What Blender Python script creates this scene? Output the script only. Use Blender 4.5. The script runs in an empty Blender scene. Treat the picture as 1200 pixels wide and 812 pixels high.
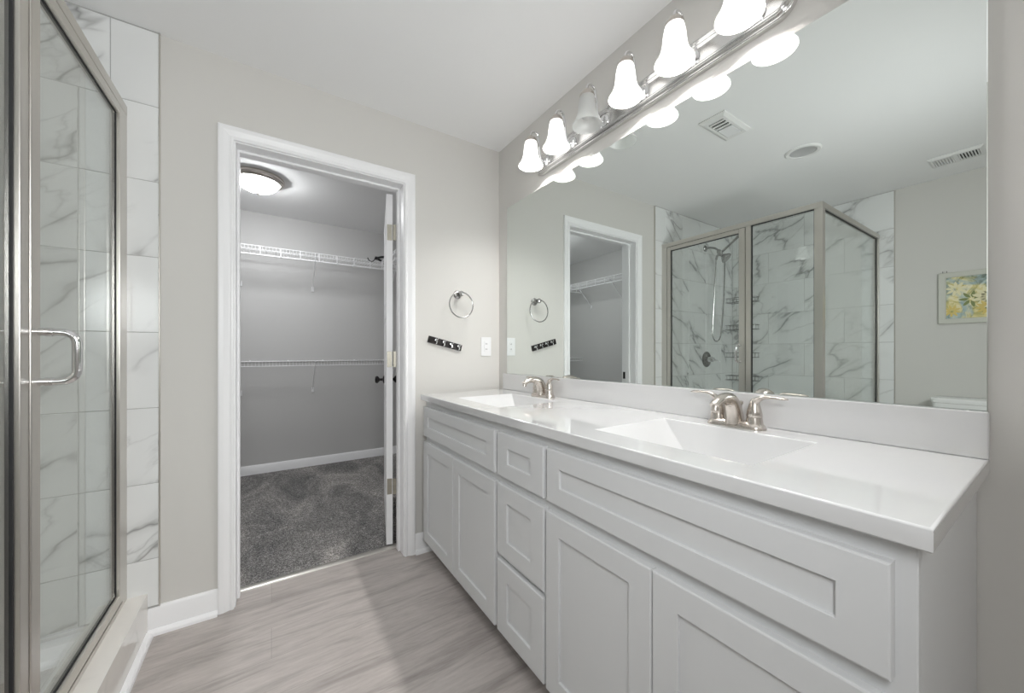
import bpy, bmesh, math, random
from mathutils import Vector, Matrix
random.seed(7)
scene = bpy.context.scene
C = scene.collection
PI = math.pi

# ------------------------------------------------------------------ camera, world, exposure
cam_d = bpy.data.cameras.new('camera')
cam_d.sensor_width = 36.0
cam_d.lens = 431.77 / 1200 * 36.0
cam_d.shift_y = 6.25 / 1200
cam_d.clip_start = 0.02
cam = bpy.data.objects.new('camera', cam_d)
C.objects.link(cam)
cam.location = (0, 0, 1.1415)
cam.rotation_euler = (PI / 2, 0, -math.radians(33.138))
scene.camera = cam

w = bpy.data.worlds.new('world')
scene.world = w
w.use_nodes = True
w.node_tree.nodes['Background'].inputs[0].default_value = (0.75, 0.82, 0.9, 1)
w.node_tree.nodes['Background'].inputs[1].default_value = 0.3

scene.view_settings.view_transform = 'Standard'
scene.view_settings.look = 'None'
scene.view_settings.gamma = 1.0
scene.view_settings.use_curve_mapping = False
scene.view_settings.exposure = 0.33
cy = scene.cycles
cy.use_denoising = True
cy.max_bounces = 14
cy.diffuse_bounces = 7
cy.glossy_bounces = 7
cy.transmission_bounces = 8
cy.transparent_max_bounces = 32
cy.sample_clamp_indirect = 6.0
cy.caustics_refractive = False

BULB_W = 385.0          # radiance of the lit bulbs in the vanity bar
SHADE_W = 0.75          # glow of their glass shades
DOME_W = 58.0           # glow of the closet ceiling lamp

# two added fill lights behind the camera: one bounced off the ceiling, one soft and direct
def fill_light(name, loc, rot, size, energy):
    d = bpy.data.lights.new(name, 'AREA')
    d.shape = 'DISK'; d.size = size; d.energy = energy; d.color = (0.965, 0.985, 1.0)
    o = bpy.data.objects.new(name, d); C.objects.link(o)
    o.location = loc; o.rotation_euler = rot
fill_light('bounced_fill', (0.75, -1.05, 1.25), (PI, 0, 0), 0.45, 9.5)
fill_light('direct_fill', (0.02, -0.22, 1.5), (PI / 2 - 0.2, 0, 0.22), 0.45, 13.5)

# ------------------------------------------------------------------ materials
def mat(name, col, rough=0.5, metal=0.0, spec=0.5, coat=0.0):
    m = bpy.data.materials.new(name)
    m.use_nodes = True
    b = m.node_tree.nodes['Principled BSDF']
    b.inputs['Base Color'].default_value = (*col, 1)
    b.inputs['Roughness'].default_value = rough
    b.inputs['Metallic'].default_value = metal
    b.inputs['Specular IOR Level'].default_value = spec
    b.inputs['Coat Weight'].default_value = coat
    return m

def nd(m, t, **kw):
    n = m.node_tree.nodes.new(t)
    for k, v in kw.items():
        setattr(n, k, v)
    return n

def lk(m, a, b):
    m.node_tree.links.new(a, b)

def bsdf(m):
    return m.node_tree.nodes['Principled BSDF']

def noise(m, vec, scale, detail=3, rough=0.5, dist=0.0):
    n = nd(m, 'ShaderNodeTexNoise')
    n.inputs['Scale'].default_value = scale
    n.inputs['Detail'].default_value = detail
    n.inputs['Roughness'].default_value = rough
    n.inputs['Distortion'].default_value = dist
    if vec is not None:
        lk(m, vec, n.inputs['Vector'])
    return n

def mapping(m, vec, scale=(1, 1, 1), rot=(0, 0, 0), loc=(0, 0, 0)):
    n = nd(m, 'ShaderNodeMapping')
    n.inputs['Scale'].default_value = scale
    n.inputs['Rotation'].default_value = rot
    n.inputs['Location'].default_value = loc
    lk(m, vec, n.inputs['Vector'])
    return n.outputs[0]

def ramp(m, fac, stops):
    n = nd(m, 'ShaderNodeValToRGB')
    e = n.color_ramp.elements
    while len(e) < len(stops):
        e.new(0.5)
    for i, (p, c) in enumerate(stops):
        e[i].position = p
        e[i].color = (*c, 1) if len(c) == 3 else c
    lk(m, fac, n.inputs[0])
    return n.outputs[0]

def mixc(m, fac, a, b, mode='MIX'):
    n = nd(m, 'ShaderNodeMix', data_type='RGBA', blend_type=mode)
    for s, v in ((0, fac), (6, a), (7, b)):
        if hasattr(v, 'links') or hasattr(v, 'is_linked'):
            lk(m, v, n.inputs[s])
        elif isinstance(v, (int, float)):
            n.inputs[s].default_value = v
        else:
            n.inputs[s].default_value = (*v, 1)
    return n.outputs[2]

def math_(m, op, a, b=None):
    n = nd(m, 'ShaderNodeMath', operation=op)
    for i, v in enumerate((a, b)):
        if v is None:
            continue
        if isinstance(v, (int, float)):
            n.inputs[i].default_value = v
        else:
            lk(m, v, n.inputs[i])
    return n.outputs[0]

def bump(m, h, strength=0.1, dist=0.002):
    n = nd(m, 'ShaderNodeBump')
    n.inputs['Strength'].default_value = strength
    n.inputs['Distance'].default_value = dist
    lk(m, h, n.inputs['Height'])
    lk(m, n.outputs[0], bsdf(m).inputs['Normal'])

def objco(m):
    return nd(m, 'ShaderNodeTexCoord').outputs['Object']

def paint(name, col, rough=0.6, amount=0.12):
    m = mat(name, col, rough, spec=0.3)
    n = noise(m, objco(m), 220, 2)
    bump(m, n.outputs[0], amount, 0.0006)
    return m

M = {}
M['wall'] = paint('wall_paint_greige', (0.66, 0.647, 0.62), 0.65)
M['closet_wall'] = paint('wall_paint_cool_lit', (0.555, 0.55, 0.545), 0.7)  # same greige paint, with the cool closet light put into its colour
M['ceiling'] = paint('ceiling_paint', (0.86, 0.86, 0.86), 0.8, 0.2)
M['trim'] = paint('trim_paint_white', (0.90, 0.90, 0.91), 0.32, 0.03)
M['cabinet'] = paint('cabinet_paint_white', (0.64, 0.645, 0.65), 0.38, 0.03)
M['cab_in'] = mat('cabinet_shadow_gap', (0.62, 0.62, 0.62), 0.5)
M['counter'] = mat('cultured_marble_white', (0.86, 0.86, 0.865), 0.04, spec=0.6, coat=0.8)
bsdf(M['counter']).inputs['Coat Roughness'].default_value = 0.02
n_ = noise(M['counter'], objco(M['counter']), 3.0, 4)
lk(M['counter'], ramp(M['counter'], n_.outputs[0], [(0.3, (0.63, 0.63, 0.635)), (0.7, (0.655, 0.655, 0.655))]), bsdf(M['counter']).inputs['Base Color'])
M['nickel'] = mat('brushed_nickel', (0.62, 0.575, 0.53), 0.24, 1.0)
n_ = noise(M['nickel'], mapping(M['nickel'], objco(M['nickel']), (40, 40, 900)), 1.0, 2)
bump(M['nickel'], n_.outputs[0], 0.03, 0.0004)
M['satin'] = mat('satin_nickel', (0.42, 0.415, 0.41), 0.22, 1.0)
n_ = noise(M['satin'], objco(M['satin']), 80, 2)
bump(M['satin'], n_.outputs[0], 0.02, 0.0004)
M['chrome_dark_reflection'] = mat('chrome_dark_reflection', (0.22, 0.21, 0.20), 0.25, 1.0)  # chrome with its dark reflections put into the base colour
n_ = noise(M['chrome_dark_reflection'], objco(M['chrome_dark_reflection']), 80, 2)
bump(M['chrome_dark_reflection'], n_.outputs[0], 0.03, 0.0004)
M['bar_nickel'] = mat('light_bar_nickel', (0.72, 0.715, 0.705), 0.2, 1.0)
n_ = noise(M['bar_nickel'], mapping(M['bar_nickel'], objco(M['bar_nickel']), (40, 6, 700)), 1.0, 2)
bump(M['bar_nickel'], n_.outputs[0], 0.02, 0.0004)
M['frame'] = mat('shower_frame_nickel', (0.64, 0.615, 0.575), 0.33, 1.0)
n_ = noise(M['frame'], mapping(M['frame'], objco(M['frame']), (700, 700, 6)), 1.0, 2)
bump(M['frame'], n_.outputs[0], 0.03, 0.0004)
M['chrome'] = mat('polished_chrome', (0.80, 0.80, 0.81), 0.08, 1.0)
n_ = noise(M['chrome'], objco(M['chrome']), 30, 2)
lk(M['chrome'], ramp(M['chrome'], n_.outputs[0], [(0.3, (0.07,) * 3), (0.7, (0.12,) * 3)]), bsdf(M['chrome']).inputs['Roughness'])
M['dark_metal'] = mat('oil_rubbed_bronze', (0.035, 0.032, 0.032), 0.35, 0.8)
n_ = noise(M['dark_metal'], objco(M['dark_metal']), 60, 3)
lk(M['dark_metal'], ramp(M['dark_metal'], n_.outputs[0], [(0.3, (0.025, 0.022, 0.022)), (0.7, (0.05, 0.046, 0.045))]), bsdf(M['dark_metal']).inputs['Base Color'])
M['hinge'] = mat('satin_hinge_metal', (0.42, 0.40, 0.34), 0.42, 0.9)
n_ = noise(M['hinge'], objco(M['hinge']), 90, 2)
bump(M['hinge'], n_.outputs[0], 0.05, 0.0005)
M['gasket'] = mat('black_rubber', (0.012, 0.012, 0.013), 0.6)
M['black_plastic'] = mat('black_plastic', (0.015, 0.015, 0.016), 0.4)
M['white_plastic'] = paint('white_plastic', (0.82, 0.82, 0.83), 0.3, 0.02)
M['slot'] = mat('painted_hole_shade', (0.05, 0.05, 0.05), 0.8)  # near-black colour standing in for the shade inside openings
M['porcelain'] = mat('porcelain', (0.84, 0.84, 0.83), 0.09, coat=0.4)
M['wire'] = mat('white_vinyl_wire', (0.83, 0.83, 0.84), 0.4)
M['grille'] = paint('grille_white', (0.78, 0.78, 0.77), 0.45, 0.02)
M['grout'] = mat('grout_grey', (0.42, 0.42, 0.41), 0.9)
M['pan'] = mat('acrylic_pan', (0.82, 0.82, 0.82), 0.25)
M['baffle'] = mat('lamp_baffle_grey', (0.5, 0.5, 0.5), 0.6)

# mirror silver
m = mat('mirror_silver', (0.80, 0.84, 0.818), 0.0, 1.0)
bsdf(m).inputs['Specular IOR Level'].default_value = 0.5
M['mirror'] = m

# clear glass: transparent body with a fresnel gloss
def glass(name, tint):
    m = bpy.data.materials.new(name)
    m.use_nodes = True
    t = m.node_tree
    t.nodes.remove(t.nodes['Principled BSDF'])
    tr = nd(m, 'ShaderNodeBsdfTransparent'); tr.inputs[0].default_value = (*tint, 1)
    gl = nd(m, 'ShaderNodeBsdfGlossy'); gl.inputs['Roughness'].default_value = 0.0
    gl.inputs[0].default_value = (0.95, 0.97, 0.96, 1)
    lw = nd(m, 'ShaderNodeLayerWeight'); lw.inputs[0].default_value = 0.5
    fr = math_(m, 'MULTIPLY_ADD', math_(m, 'POWER', lw.outputs['Facing'], 5.0), 0.96)
    fr.node.inputs[2].default_value = 0.04
    mx = nd(m, 'ShaderNodeMixShader')
    lk(m, fr, mx.inputs[0]); lk(m, tr.outputs[0], mx.inputs[1]); lk(m, gl.outputs[0], mx.inputs[2])
    lk(m, mx.outputs[0], t.nodes['Material Output'].inputs[0])
    return m
M['glass'] = glass('shower_glass', (0.982, 0.993, 0.987))

# frosted shade glass
def frosted(name, glow, col=(1.0, 0.985, 0.965), clear=0.0, tr=0.30, df_=0.72):
    m = bpy.data.materials.new(name)
    m.use_nodes = True
    t = m.node_tree
    t.nodes.remove(t.nodes['Principled BSDF'])
    tl = nd(m, 'ShaderNodeBsdfTranslucent'); tl.inputs[0].default_value = (tr, tr, tr, 1)
    df = nd(m, 'ShaderNodeBsdfDiffuse'); df.inputs[0].default_value = (0.90, 0.90, 0.89, 1)
    gl = nd(m, 'ShaderNodeBsdfGlossy'); gl.inputs['Roughness'].default_value = 0.15
    tp = nd(m, 'ShaderNodeBsdfTransparent'); tp.inputs[0].default_value = (0.93, 0.95, 0.94, 1)
    m1 = nd(m, 'ShaderNodeMixShader'); m1.inputs[0].default_value = df_
    lk(m, tl.outputs[0], m1.inputs[1]); lk(m, df.outputs[0], m1.inputs[2])
    m2 = nd(m, 'ShaderNodeMixShader'); m2.inputs[0].default_value = 0.06
    lk(m, m1.outputs[0], m2.inputs[1]); lk(m, gl.outputs[0], m2.inputs[2])
    m3 = nd(m, 'ShaderNodeMixShader'); m3.inputs[0].default_value = clear
    lk(m, m2.outputs[0], m3.inputs[1]); lk(m, tp.outputs[0], m3.inputs[2])
    out = m3.outputs[0]
    if glow > 0:
        em = nd(m, 'ShaderNodeEmission'); em.inputs[0].default_value = (*col, 1); em.inputs[1].default_value = glow
        ad = nd(m, 'ShaderNodeAddShader')
        lk(m, out, ad.inputs[0]); lk(m, em.outputs[0], ad.inputs[1])
        out = ad.outputs[0]
    lk(m, out, t.nodes['Material Output'].inputs[0])
    return m

def emit(name, col, s):
    m = bpy.data.materials.new(name)
    m.use_nodes = True
    t = m.node_tree
    t.nodes.remove(t.nodes['Principled BSDF'])
    em = nd(m, 'ShaderNodeEmission'); em.inputs[0].default_value = (*col, 1); em.inputs[1].default_value = s
    lk(m, em.outputs[0], t.nodes['Material Output'].inputs[0])
    return m
M['shade_lit'] = frosted('shade_glass_lit', SHADE_W)
M['shade_off'] = frosted('shade_glass_unlit', 0.0, clear=0.25, tr=0.97, df_=0.35)
M['bulb_lit'] = emit('bulb_lit', (1.0, 0.985, 0.96), BULB_W)
M['bulb_off'] = frosted('bulb_unlit', 0.0)
M['dome'] = emit('closet_dome_lit', (0.97, 0.99, 1.0), DOME_W)

# floor: wood-look vinyl planks running along X
m = mat('vinyl_plank', (0.3, 0.27, 0.25), 0.42, spec=0.4)
co = objco(m)
br = nd(m, 'ShaderNodeTexBrick')
br.offset = 0.37; br.squash = 1.0
for k, v in (('Scale', 1.0), ('Mortar Size', 0.0008), ('Brick Width', 1.22), ('Row Height', 0.182), ('Bias', 0.0), ('Mortar Smooth', 0.3)):
    br.inputs[k].default_value = v
br.inputs['Color1'].default_value = (0.30, 0.30, 0.30, 1)
br.inputs['Color2'].default_value = (0.75, 0.75, 0.75, 1)
br.inputs['Mortar'].default_value = (0.1, 0.1, 0.1, 1)
lk(m, co, br.inputs['Vector'])
g1 = noise(m, mapping(m, co, (1.3, 9, 1)), 1.5, 7, 0.62, 1.2)
g2 = noise(m, mapping(m, co, (11, 80, 1)), 1.0, 5, 0.65)
tone = ramp(m, br.outputs['Color'], [(0.2, (0.455, 0.415, 0.395)), (0.8, (0.515, 0.475, 0.455))])
gr = ramp(m, g1.outputs[0], [(0.30, (0.66, 0.65, 0.64)), (0.50, (0.94, 0.935, 0.93)), (0.72, (1.10, 1.095, 1.09))])
c1 = mixc(m, 1.0, tone, gr, 'MULTIPLY')
gf = ramp(m, g2.outputs[0], [(0.35, (0.90, 0.895, 0.89)), (0.65, (1.05, 1.05, 1.05))])
c2 = mixc(m, 1.0, c1, gf, 'MULTIPLY')
c3 = mixc(m, br.outputs['Fac'], c2, (0.30, 0.27, 0.255))
lk(m, c3, bsdf(m).inputs['Base Color'])
bump(m, g2.outputs[0], 0.08, 0.0008)
M['floor'] = m

# carpet
m = mat('carpet_grey', (0.12, 0.12, 0.12), 0.95, spec=0.1)
co = objco(m)
a = noise(m, co, 170, 4, 0.75)
b_ = noise(m, mapping(m, co, (1.4, 0.7, 1), (0, 0, 0.7)), 2.6, 4, 0.6, 0.8)
c_ = noise(m, co, 55, 4, 0.7)
base = ramp(m, a.outputs[0], [(0.34, (0.06, 0.057, 0.055)), (0.50, (0.24, 0.233, 0.228)), (0.66, (0.66, 0.645, 0.635))])
var = ramp(m, b_.outputs[0], [(0.34, (0.60, 0.60, 0.61)), (0.50, (0.92, 0.91, 0.90)), (0.66, (1.42, 1.37, 1.33))])
clump = ramp(m, c_.outputs[0], [(0.35, (0.78, 0.78, 0.78)), (0.65, (1.2, 1.2, 1.2))])
lk(m, mixc(m, 1.0, mixc(m, 1.0, base, var, 'MULTIPLY'), clump, 'MULTIPLY'), bsdf(m).inputs['Base Color'])
bump(m, a.outputs[0], 0.9, 0.006)
M['carpet'] = m

# marble tile: white with sparse grey veins; every tile (mesh island) has its own piece of the pattern
def marble(name, base, vein, rot, plane):
    m = mat(name, base, 0.14, spec=0.5, coat=0.15)
    geo = nd(m, 'ShaderNodeNewGeometry')
    add = nd(m, 'ShaderNodeVectorMath', operation='MULTIPLY_ADD')
    cmb = nd(m, 'ShaderNodeCombineXYZ')
    r = geo.outputs['Random Per Island']
    lk(m, math_(m, 'MULTIPLY', r, 37.0), cmb.inputs[0])
    lk(m, math_(m, 'MULTIPLY', r, 91.0), cmb.inputs[1])
    lk(m, math_(m, 'MULTIPLY', r, 53.0), cmb.inputs[2])
    add.inputs[1].default_value = (1, 1, 1)
    lk(m, objco(m), add.inputs[0]); lk(m, cmb.outputs[0], add.inputs[2])
    v = add.outputs[0]
    vm = mapping(m, mapping(m, v, (1, 1, 1), rot), plane)
    def warp(vec, sc, amt):
        nz = noise(m, vec, sc, 4, 0.55)
        a_ = nd(m, 'ShaderNodeVectorMath', operation='MULTIPLY_ADD')
        lk(m, nz.outputs['Color'], a_.inputs[0]); a_.inputs[1].default_value = (amt,) * 3; lk(m, vec, a_.inputs[2])
        return a_.outputs[0]
    def cracks(vec, sc, stops):
        vo = nd(m, 'ShaderNodeTexVoronoi', feature='DISTANCE_TO_EDGE')
        vo.inputs['Scale'].default_value = sc
        lk(m, vec, vo.inputs['Vector'])
        return ramp(m, vo.outputs['Distance'], stops)
    wv = warp(vm, 2.2, 0.55)
    v1 = cracks(wv, 1.5, [(0.0, (.95,) * 3), (0.010, (.6,) * 3), (0.028, (.20,) * 3), (0.10, (0.03,) * 3), (0.17, (0, 0, 0))])
    v2 = cracks(warp(mapping(m, vm, (1, 1, 1), (0.3, 0.5, 0.2), (7, 3, 1)), 5.0, 0.25), 3.6, [(0.0, (.42,) * 3), (0.014, (.2,) * 3), (0.05, (0, 0, 0))])
    msk = noise(m, mapping(m, v, (1, 1, 1), (0, 0, 0), (3.3, 1.7, 5.1)), 2.4, 3, 0.5)
    mk = ramp(m, msk.outputs[0], [(0.42, (0, 0, 0)), (0.55, (1, 1, 1))])
    mk2 = ramp(m, msk.outputs[0], [(0.52, (0, 0, 0)), (0.64, (1, 1, 1))])
    vv = mixc(m, 1.0, mixc(m, 1.0, v1, mk, 'MULTIPLY'), mixc(m, 1.0, v2, mk2, 'MULTIPLY'), 'ADD')
    cl = noise(m, v, 1.1, 3)
    bs = ramp(m, cl.outputs[0], [(0.35, tuple(x * 0.94 for x in base)), (0.65, base)])
    lk(m, mixc(m, vv, bs, vein), bsdf(m).inputs['Base Color'])
    return m
M['tile_back'] = marble('marble_tile', (0.82, 0.83, 0.825), (0.30, 0.30, 0.295), (0, math.radians(40), 0), (0.7, 1, 1.9))
M['tile_left'] = marble('marble_tile_side', (0.82, 0.83, 0.825), (0.30, 0.30, 0.295), (math.radians(38), 0, 0), (1, 0.7, 1.9))
M['curb'] = marble('curb_marble', (0.82, 0.79, 0.75), (0.45, 0.44, 0.43), (0, 0, 0.6), (1, 1, 1))

# picture: soft blotches of cream, yellow, olive and pale blue
m = mat('painted_canvas', (0.6, 0.6, 0.4), 0.6)
co = objco(m)
n1 = noise(m, co, 11, 5, 0.6, 1.6)
n2 = noise(m, mapping(m, co, loc=(3, 5, 2)), 7, 3, 0.5, 1.0)
a = ramp(m, n1.outputs[0], [(0.30, (0.10, 0.12, 0.05)), (0.42, (0.46, 0.42, 0.14)), (0.52, (0.80, 0.70, 0.36)), (0.62, (0.86, 0.80, 0.58)), (0.75, (0.40, 0.40, 0.22))])
b_ = ramp(m, n1.outputs[0], [(0.30, (0.16, 0.20, 0.16)), (0.5, (0.40, 0.50, 0.50)), (0.7, (0.70, 0.72, 0.58))])
f = ramp(m, n2.outputs[0], [(0.50, (0, 0, 0)), (0.60, (1, 1, 1))])
lk(m, mixc(m, f, a, b_), bsdf(m).inputs['Base Color'])
M['canvas'] = m
M['petal'] = mat('petal_cream', (0.82, 0.76, 0.50), 0.6)
M['petal_y'] = mat('petal_yellow', (0.72, 0.56, 0.18), 0.6)
M['leaf'] = mat('painted_leaf', (0.22, 0.26, 0.10), 0.6)
M['picframe'] = paint('frame_grey_white', (0.60, 0.60, 0.54), 0.5, 0.05)

# ------------------------------------------------------------------ mesh helpers
class MB:
    def __init__(self):
        self.bm = bmesh.new()
        self.wn = False

    def box(self, lo, hi, bev=0.0, seg=2):
        b = bmesh.new()
        bmesh.ops.create_cube(b, size=1)
        for v in b.verts:
            v.co = Vector([lo[i] + (v.co[i] + 0.5) * (hi[i] - lo[i]) for i in range(3)])
        if bev:
            self.wn = True
            bmesh.ops.bevel(b, geom=list(b.edges), offset=bev, segments=seg, affect='EDGES', profile=0.5)
        self._merge(b)
        return self

    def _merge(self, b, mtx=None):
        if mtx:
            bmesh.ops.transform(b, matrix=mtx, verts=b.verts)
        me = bpy.data.meshes.new('tmp')
        b.to_mesh(me); b.free()
        self.bm.from_mesh(me)
        bpy.data.meshes.remove(me)

    def rings(self, rings, cap0=True, cap1=True, closed=True):
        vs = [[self.bm.verts.new(p) for p in r] for r in rings]
        n = len(vs[0])
        for a, b in zip(vs, vs[1:]):
            for i in range(n if closed else n - 1):
                j = (i + 1) % n
                self.bm.faces.new((a[i], a[j], b[j], b[i]))
        if cap0:
            self.bm.faces.new(list(reversed(vs[0])))
        if cap1:
            self.bm.faces.new(vs[-1])
        return self

    def lathe(self, prof, origin, axis=(0, 0, 1), seg=32, cap=True):
        z = Vector(axis).normalized()
        x = z.orthogonal().normalized()
        y = z.cross(x)
        o = Vector(origin)
        rs = []
        for r, h in prof:
            r = max(r, 1e-5)
            rs.append([o + z * h + (x * math.cos(2 * PI * i / seg) + y * math.sin(2 * PI * i / seg)) * r for i in range(seg)])
        return self.rings(rs, cap, cap)

    def tube(self, pts, rad, seg=12, closed=False, squash=None, up=None):
        pts = [Vector(p) for p in pts]
        n = len(pts)
        rads = rad if isinstance(rad, (list, tuple)) else [rad] * n
        tang = []
        for i in range(n):
            if closed:
                t = pts[(i + 1) % n] - pts[i - 1]
            else:
                t = pts[min(i + 1, n - 1)] - pts[max(i - 1, 0)]
            tang.append(t.normalized())
        u = Vector(up) if up else tang[0].orthogonal()
        rs = []
        for i in range(n):
            t = tang[i]
            u = (u - t * u.dot(t)).normalized()
            v = t.cross(u)
            r = rads[i]
            ru, rv = (r if isinstance(r, tuple) else (r, r))
            rs.append([pts[i] + u * ru * math.cos(2 * PI * k / seg) + v * rv * math.sin(2 * PI * k / seg) for k in range(seg)])
        if closed:
            rs.append(rs[0])
            vs = [[self.bm.verts.new(p) for p in r] for r in rs[:-1]]
            for a in range(n):
                A, B = vs[a], vs[(a + 1) % n]
                for i in range(seg):
                    j = (i + 1) % seg
                    self.bm.faces.new((A[i], A[j], B[j], B[i]))
            return self
        return self.rings(rs)

    def prism(self, poly, axis, a, b):
        """poly: 2-D points in the other two axes (order x<y<z), swept along axis from a to b."""
        def P(p, t):
            q = [0, 0, 0]
            o = [i for i in range(3) if i != axis]
            q[o[0]], q[o[1]], q[axis] = p[0], p[1], t
            return q
        return self.rings([[P(p, a) for p in poly], [P(p, b) for p in poly]])

    def build(self, name, material, parent=None, smooth=True, tilt=False, mtx=None, angle=35, wn=False):
        bm = self.bm
        if mtx:
            bmesh.ops.transform(bm, matrix=mtx, verts=bm.verts)
        if tilt:
            for v in bm.verts:
                v.co.z += (1.03 - v.co.y) * 0.007 * min(1.0, max(0.0, v.co.z / 0.1))
        bmesh.ops.recalc_face_normals(bm, faces=bm.faces)
        me = bpy.data.meshes.new(name)
        bm.to_mesh(me); bm.free()
        if smooth:
            me.polygons.foreach_set('use_smooth', [True] * len(me.polygons))
            me.set_sharp_from_angle(angle=math.radians(angle))
        me.materials.append(material)
        o = bpy.data.objects.new(name, me)
        if smooth and (wn or self.wn):
            md = o.modifiers.new('flat_faces', 'WEIGHTED_NORMAL')
            md.keep_sharp = True; md.weight = 100
        C.objects.link(o)
        if parent:
            o.parent = parent
            o.matrix_parent_inverse = parent.matrix_world.inverted() if parent.type == 'EMPTY' else Matrix()
        return o

def thing(name, label, cat, loc=(0, 0, 0), group=None):
    o = bpy.data.objects.new(name, None)
    C.objects.link(o)
    o.location = loc
    o.matrix_world = Matrix.Translation(loc)
    o.empty_display_size = 0.05
    o['label'] = label; o['category'] = cat
    if group:
        o['group'] = group
    return o

def tag(o, label, cat, group=None):
    o['label'] = label; o['category'] = cat
    if group:
        o['group'] = group
    return o

def struct(o, label, cat='structure'):
    o['kind'] = 'structure'; o['label'] = label; o['category'] = cat
    return o

def arc(c, r, a0, a1, n, ux, uy):
    c, ux, uy = Vector(c), Vector(ux), Vector(uy)
    return [c + ux * r * math.cos(a0 + (a1 - a0) * i / n) + uy * r * math.sin(a0 + (a1 - a0) * i / n) for i in range(n + 1)]

def rrect(u0, u1, v0, v1, r, n=6):
    pts = []
    for cx, cy_, a in ((u1 - r, v1 - r, 0), (u0 + r, v1 - r, PI / 2), (u0 + r, v0 + r, PI), (u1 - r, v0 + r, 1.5 * PI)):
        for i in range(n + 1):
            t = a + PI / 2 * i / n
            pts.append((cx + r * math.cos(t), cy_ + r * math.sin(t)))
    return pts

# ------------------------------------------------------------------ setting: bathroom shell
XM, YB, YC, H = 1.2404, 2.0534, 4.178, 2.44
XL, YR = -1.73, -1.55          # left wall, rear wall behind the camera
YW = 2.193                     # closet side of the door wall
DX0, DX1, DZ = -0.1335, 0.617, 2.077   # door opening
struct(MB().box((XL - .1, YR - .1, -.12), (XM + .1, 2.183, 0)).build('floor', M['floor'], smooth=False),
       'grey-brown wood-look plank floor of the bathroom', 'floor')
struct(MB().box((XL - .1, YR - .1, H), (XM + .1, YB, H + .1)).build('ceiling', M['ceiling'], smooth=False),
       'flat white bathroom ceiling', 'ceiling')
struct(MB().box((XM, YR - .1, 0), (XM + .1, YB, H)).build('wall_right', M['wall'], smooth=False),
       'greige wall behind the vanity and mirror', 'wall')
struct(MB().box((XL - .1, YR - .1, 0), (XL, YB, H)).build('wall_left', M['wall'], smooth=False),
       'grey wall beyond the shower, seen in the mirror', 'wall')
struct(MB().box((XL, YR - .1, 0), (XM, YR, H)).build('wall_rear', M['wall'], smooth=False),
       'greige wall behind the viewer', 'wall')
b = MB()
b.box((XL - .1, YB, 0), (DX0 - .018, YW, H)); b.box((DX1 + .018, YB, 0), (XM + .1, YW, H)); b.box((DX0 - .018, YB, DZ + .018), (DX1 + .018, YW, H))
struct(b.build('wall_back', M['wall'], smooth=False), 'greige wall with the closet doorway', 'wall')

# closet shell
CX0, CX1 = -1.27, 1.24
struct(MB().box((CX0 - .1, 2.183, -.12), (CX1 + .1, YC + .1, 0.004)).build('floor_closet', M['carpet'], smooth=False), 'dark grey carpet in the closet', 'carpet')
struct(MB().box((CX0 - .1, YW, H), (CX1 + .1, YC + .1, H + .1)).build('ceiling_closet', M['ceiling'], smooth=False), 'white closet ceiling', 'ceiling')
struct(MB().box((CX0 - .1, YC, 0), (CX1 + .1, YC + .1, H)).build('wall_closet_far', M['closet_wall'], smooth=False), 'far wall of the closet, greige coloured greyer for cool light', 'wall')
struct(MB().box((CX0 - .1, YW, 0), (CX0, YC, H)).build('wall_closet_left', M['closet_wall'], smooth=False), 'left closet wall seen in the mirror', 'wall')
struct(MB().box((CX1, YW, 0), (CX1 + .1, YC, H)).build('wall_closet_right', M['closet_wall'], smooth=False), 'right closet wall behind the open door', 'wall')
b = MB()
b.box((CX0, YW, 0), (DX0 - .018, YW + .004, H)); b.box((DX1 + .018, YW, 0), (CX1, YW + .004, H)); b.box((DX0 - .018, YW, DZ + .018), (DX1 + .018, YW + .004, H))
struct(b.build('wall_closet_front', M['closet_wall'], smooth=False), 'closet side of the doorway wall', 'wall')

# door jamb with stop, casing
b = MB()
b.box((DX0 - .018, YB, 0), (DX0, YW, DZ), .0015, 1)
b.box((DX1, YB, 0), (DX1 + .018, YW, DZ), .0015, 1)
b.box((DX0 - .018, YB, DZ), (DX1 + .018, YW, DZ + .018), .0015, 1)
b.box((DX0, 2.118, 0), (DX0 + .011, 2.156, DZ), .002, 1)
b.box((DX1 - .011, 2.118, 0), (DX1, 2.156, DZ), .002, 1)
b.box((DX0 + .011, 2.118, DZ - .011), (DX1 - .011, 2.156, DZ), .002, 1)
jamb = struct(b.build('trim_1', M['trim'], smooth=False), 'white door jamb and stop lining the closet opening', 'door jamb')
b = MB().box((DX0 - .0003, 2.166, .905), (DX0 + .0022, 2.19, .965), .001, 1)
b.build('strike_plate', M['dark_metal'], jamb)['label'] = 'dark strike plate'

def casing(name, y, sgn, label):
    """Mitred colonial casing; profile (distance from inner edge, height off the wall)."""
    prof = [(0, 0), (0, .009), (.004, .012), (.010, .0125), (.015, .010), (.019, .0105), (.030, .015), (.038, .018), (.052, .0185), (.057, .016), (.057, 0)]
    x0, x1, zt = DX0 - .005, DX1 + .005, DZ + .005
    b = MB()
    for a, c in ((0, 1),):
        rows = []
        for st in range(4):
            r = []
            for d, h in prof:
                y_ = y - sgn * h
                if st == 0: p = (x0 - d, y_, 0.0)
                if st == 1: p = (x0 - d, y_, zt + d)
                if st == 2: p = (x1 + d, y_, zt + d)
                if st == 3: p = (x1 + d, y_, 0.0)
                r.append(p)
            rows.append(r)
        b.rings(rows)
    return struct(b.build(name, M['trim'], smooth=False), label, 'door casing')
casing('trim_2', YB, 1, 'white moulded casing around the closet doorway')
casing('trim_3', YW + .004, -1, 'white casing on the closet side of the doorway')
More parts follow.
